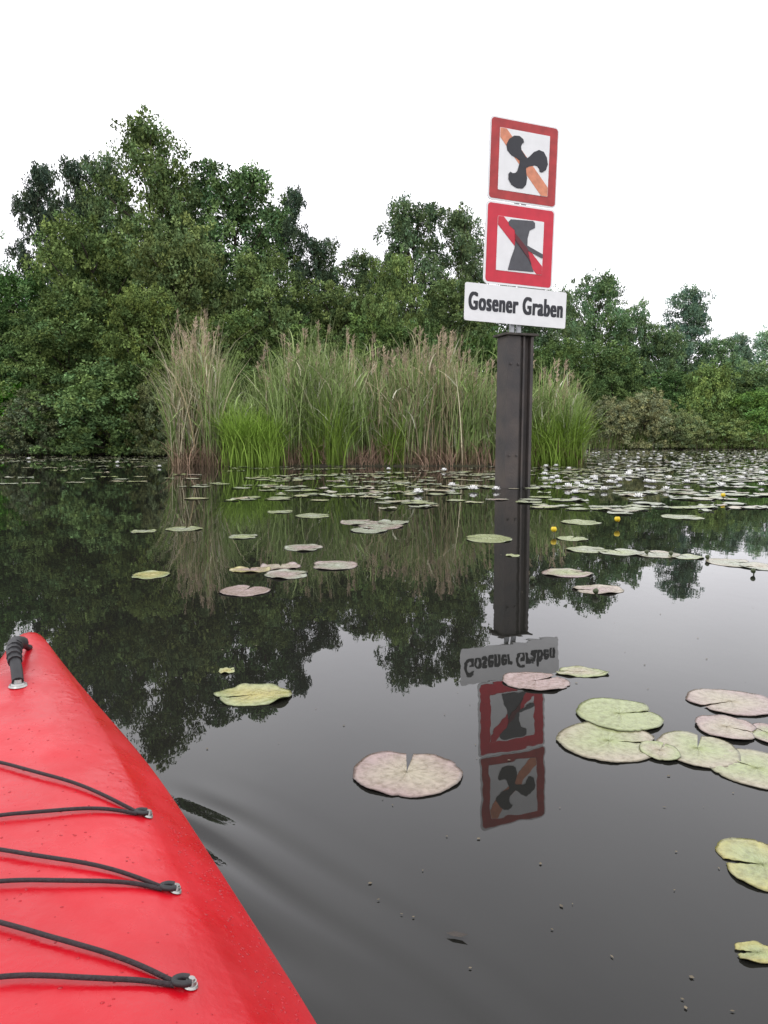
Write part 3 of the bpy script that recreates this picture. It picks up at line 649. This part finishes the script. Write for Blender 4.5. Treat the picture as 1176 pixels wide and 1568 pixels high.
def cord(p, q_, seed):
    path = []
    for t in np.linspace(0, 1, 12):
        s = p[0]+(q_[0]-p[0])*t; w = (p[1]-0.01*np.sign(p[1]))*(1-t)+(q_[1]-0.01*np.sign(q_[1]))*t
        s += 0.005*math.sin(math.pi*t)*math.sin(seed*3.7)+0.0018*math.sin(t*14+seed)
        path.append((s, w, deck(s, w)[0]+0.0032+0.0025*math.sin(math.pi*t)))
    tube_obj("deck_cord", path, 0.0024, M_cord, kay)
for i in range(len(LF)-1):
    cord((RF[i][0]-0.003, RF[i][1]), (LF[i][0]+0.004, LF[i][1]), i+1); cord((RF[i][0]+0.004, RF[i][1]), (LF[i+1][0]-0.004, LF[i+1][1]), i+2.5)
zb, nb = deck(0.40, -0.012)
bm = bmesh.new()
for r_, h0, h1 in [(0.016, 0.0, 0.003), (0.012, 0.003, 0.006), (0.007, 0.006, 0.012)]:
    rr = bmesh.ops.create_cone(bm, cap_ends=True, segments=22, radius1=r_, radius2=r_*0.9, depth=h1-h0); bmesh.ops.translate(bm, vec=(0, 0, (h0+h1)/2), verts=rr['verts'])
me = bpy.data.meshes.new("washer"); bm.to_mesh(me); bm.free(); me.materials.append(M_bolt)
add_obj("handle_bolt", me, (0.40, -0.012, zb), kay)
tube_obj("handle_strap", [(0.40, -0.012, zb+0.008), (0.375, -0.014, zb+0.022), (0.345, -0.018, zb+0.036)], 0.010, M_rub, kay)
tube_obj("handle_grip", [(0.355, -0.017, zb+0.032), (0.32, -0.020, zb+0.043), (0.27, -0.018, zb+0.046), (0.235, -0.008, zb+0.036)], 0.0125, M_rub, kay)
for t in np.linspace(0, 1, 7):
    x_ = 0.345-0.10*t; zz_ = zb+0.034+0.012*math.sin(math.pi*min(1, t*1.0+.1))
    tube_obj("grip_rib", [(x_+0.002, -0.018, zz_), (x_-0.002, -0.018, zz_)], 0.0135, M_rub, kay)
tube_obj("handle_tail", [(0.24, -0.01, zb+0.038), (0.215, 0.0, zb+0.022), (0.20, 0.004, deck(0.2, 0.004)[0]+0.002)], 0.006, M_rub, kay)
path = [(1.93+0.42*math.cos(t), 0.20*math.sin(t), 0.335+0.02*math.cos(t)) for t in np.linspace(0, 2*math.pi, 24, endpoint=False)]
co = tube_obj("coaming", path, 0.014, M_rub, kay); co.data.splines[0].use_cyclic_u = True
bm = bmesh.new(); ce = bm.verts.new((1.95, 0, 0.37)); ring = [bm.verts.new(p) for p in path]
for i in range(24): bm.faces.new((ce, ring[i], ring[(i+1) % 24]))
me = bpy.data.meshes.new("spray_skirt"); bm.to_mesh(me); bm.free(); me.materials.append(M_rub); add_obj("spray_skirt", me, (0, 0, 0), kay)
bm = bmesh.new(); rd_ = random.Random(3)
for i in range(560):
    s = rd_.uniform(0.3, 1.35); bw = float(np.interp(s, ss, bb)); w = rd_.uniform(-0.2, 0.97)*bw
    if i < 260: s = rd_.uniform(0.85, 1.3); bw = float(np.interp(s, ss, bb)); w = bw*rd_.uniform(0.76, 0.97)
    z, nrm = deck(s, w); r_ = rd_.uniform(0.0006, 0.0020)
    rr = bmesh.ops.create_icosphere(bm, subdivisions=1, radius=r_)
    bmesh.ops.transform(bm, matrix=Matrix.Translation((s, w, z)) @ nrm.to_track_quat('Z', 'Y').to_matrix().to_4x4() @ Matrix.Diagonal((1, rd_.uniform(0.8, 1.5), 0.4, 1)), verts=rr['verts'])
me = bpy.data.meshes.new("droplets"); bm.to_mesh(me); bm.free()
for p in me.polygons: p.use_smooth = True
M_drop = simple("wet_droplet", (0.40, 0.004, 0.012), 0.05, 0, 0.2, 50); me.materials.append(M_drop); add_obj("droplets", me, (0, 0, 0), kay)

bm = bmesh.new(); L_ = [(-0.03, 0, 0.004), (-0.01, 0.009, 0.008), (0.012, 0.008, 0.008), (0.03, 0, 0.012), (0.012, -0.008, 0.006), (-0.01, -0.009, 0.005)]
vs = [bm.verts.new(p) for p in L_]; bm.faces.new(vs); me = bpy.data.meshes.new("fallen_leaf"); bm.to_mesh(me); bm.free(); me.materials.append(M_cap)
o = add_obj("fallen_leaf", me, level(700, 1434, 0.002)); o.rotation_euler = (0, 0, -0.3); o.scale = (0.6, 0.6, 0.6)

# ---------- world ----------
w = bpy.data.worlds.new("World"); scene.world = w; w.use_nodes = True
nt = w.node_tree; bg = nt.nodes["Background"]
sky = nt.nodes.new("ShaderNodeTexSky"); sky.sky_type = 'NISHITA'; sky.sun_disc = False
EL, ROT = math.radians(52), math.radians(200)
sky.sun_elevation = EL; sky.sun_rotation = ROT
hs = nt.nodes.new("ShaderNodeHueSaturation"); hs.inputs["Saturation"].default_value = 0.1
tc = nt.nodes.new("ShaderNodeTexCoord"); n = nt.nodes.new("ShaderNodeTexNoise"); n.inputs["Scale"].default_value = 2.2; n.inputs["Detail"].default_value = 3
cr = nt.nodes.new("ShaderNodeValToRGB"); cr.color_ramp.elements[0].position = 0.3; cr.color_ramp.elements[1].position = 0.7
cr.color_ramp.elements[0].color = (0.80, 0.795, 0.82, 1); cr.color_ramp.elements[1].color = (1, 1, 1.0, 1)
sc = nt.nodes.new("ShaderNodeMix"); sc.data_type = 'RGBA'; sc.blend_type = 'MULTIPLY'; sc.inputs[0].default_value = 1; sc.inputs[7].default_value = (20.3, 20.2, 20.9, 1)
mx = nt.nodes.new("ShaderNodeMix"); mx.data_type = 'RGBA'; mx.inputs[0].default_value = 0.92
nt.links.new(tc.outputs["Generated"], n.inputs["Vector"]); nt.links.new(n.outputs["Fac"], cr.inputs["Fac"]); nt.links.new(cr.outputs["Color"], sc.inputs[6])
nt.links.new(sky.outputs[0], hs.inputs["Color"]); nt.links.new(hs.outputs[0], mx.inputs[6]); nt.links.new(sc.outputs[2], mx.inputs[7]); nt.links.new(mx.outputs[2], bg.inputs["Color"])
bg.inputs["Strength"].default_value = 0.1
sl = bpy.data.lights.new("sun", 'SUN'); sl.energy = 0.6; sl.angle = math.radians(30); sl.color = (1, 0.98, 0.95)
so = bpy.data.objects.new("sun", sl); COL.objects.link(so)
sd = Vector((math.sin(ROT)*math.cos(EL), math.cos(ROT)*math.cos(EL), math.sin(EL)))
so.rotation_mode = 'QUATERNION'; so.rotation_quaternion = sd.to_track_quat('Z', 'Y'); so.location = (0, -5, 20)

# ---------- camera ----------
cd = bpy.data.cameras.new("camera"); cd.sensor_fit = 'VERTICAL'; cd.sensor_height = 36; cd.lens = 36*F/1568; cd.clip_end = 3000; cd.clip_start = 0.02
co = bpy.data.objects.new("camera", cd); COL.objects.link(co); co.location = (0, 0, CAMZ); co.rotation_euler = (math.pi/2-PITCH, 0, 0)
scene.camera = co
scene.view_settings.view_transform = 'Standard'; scene.view_settings.look = 'None'; scene.view_settings.exposure = 0
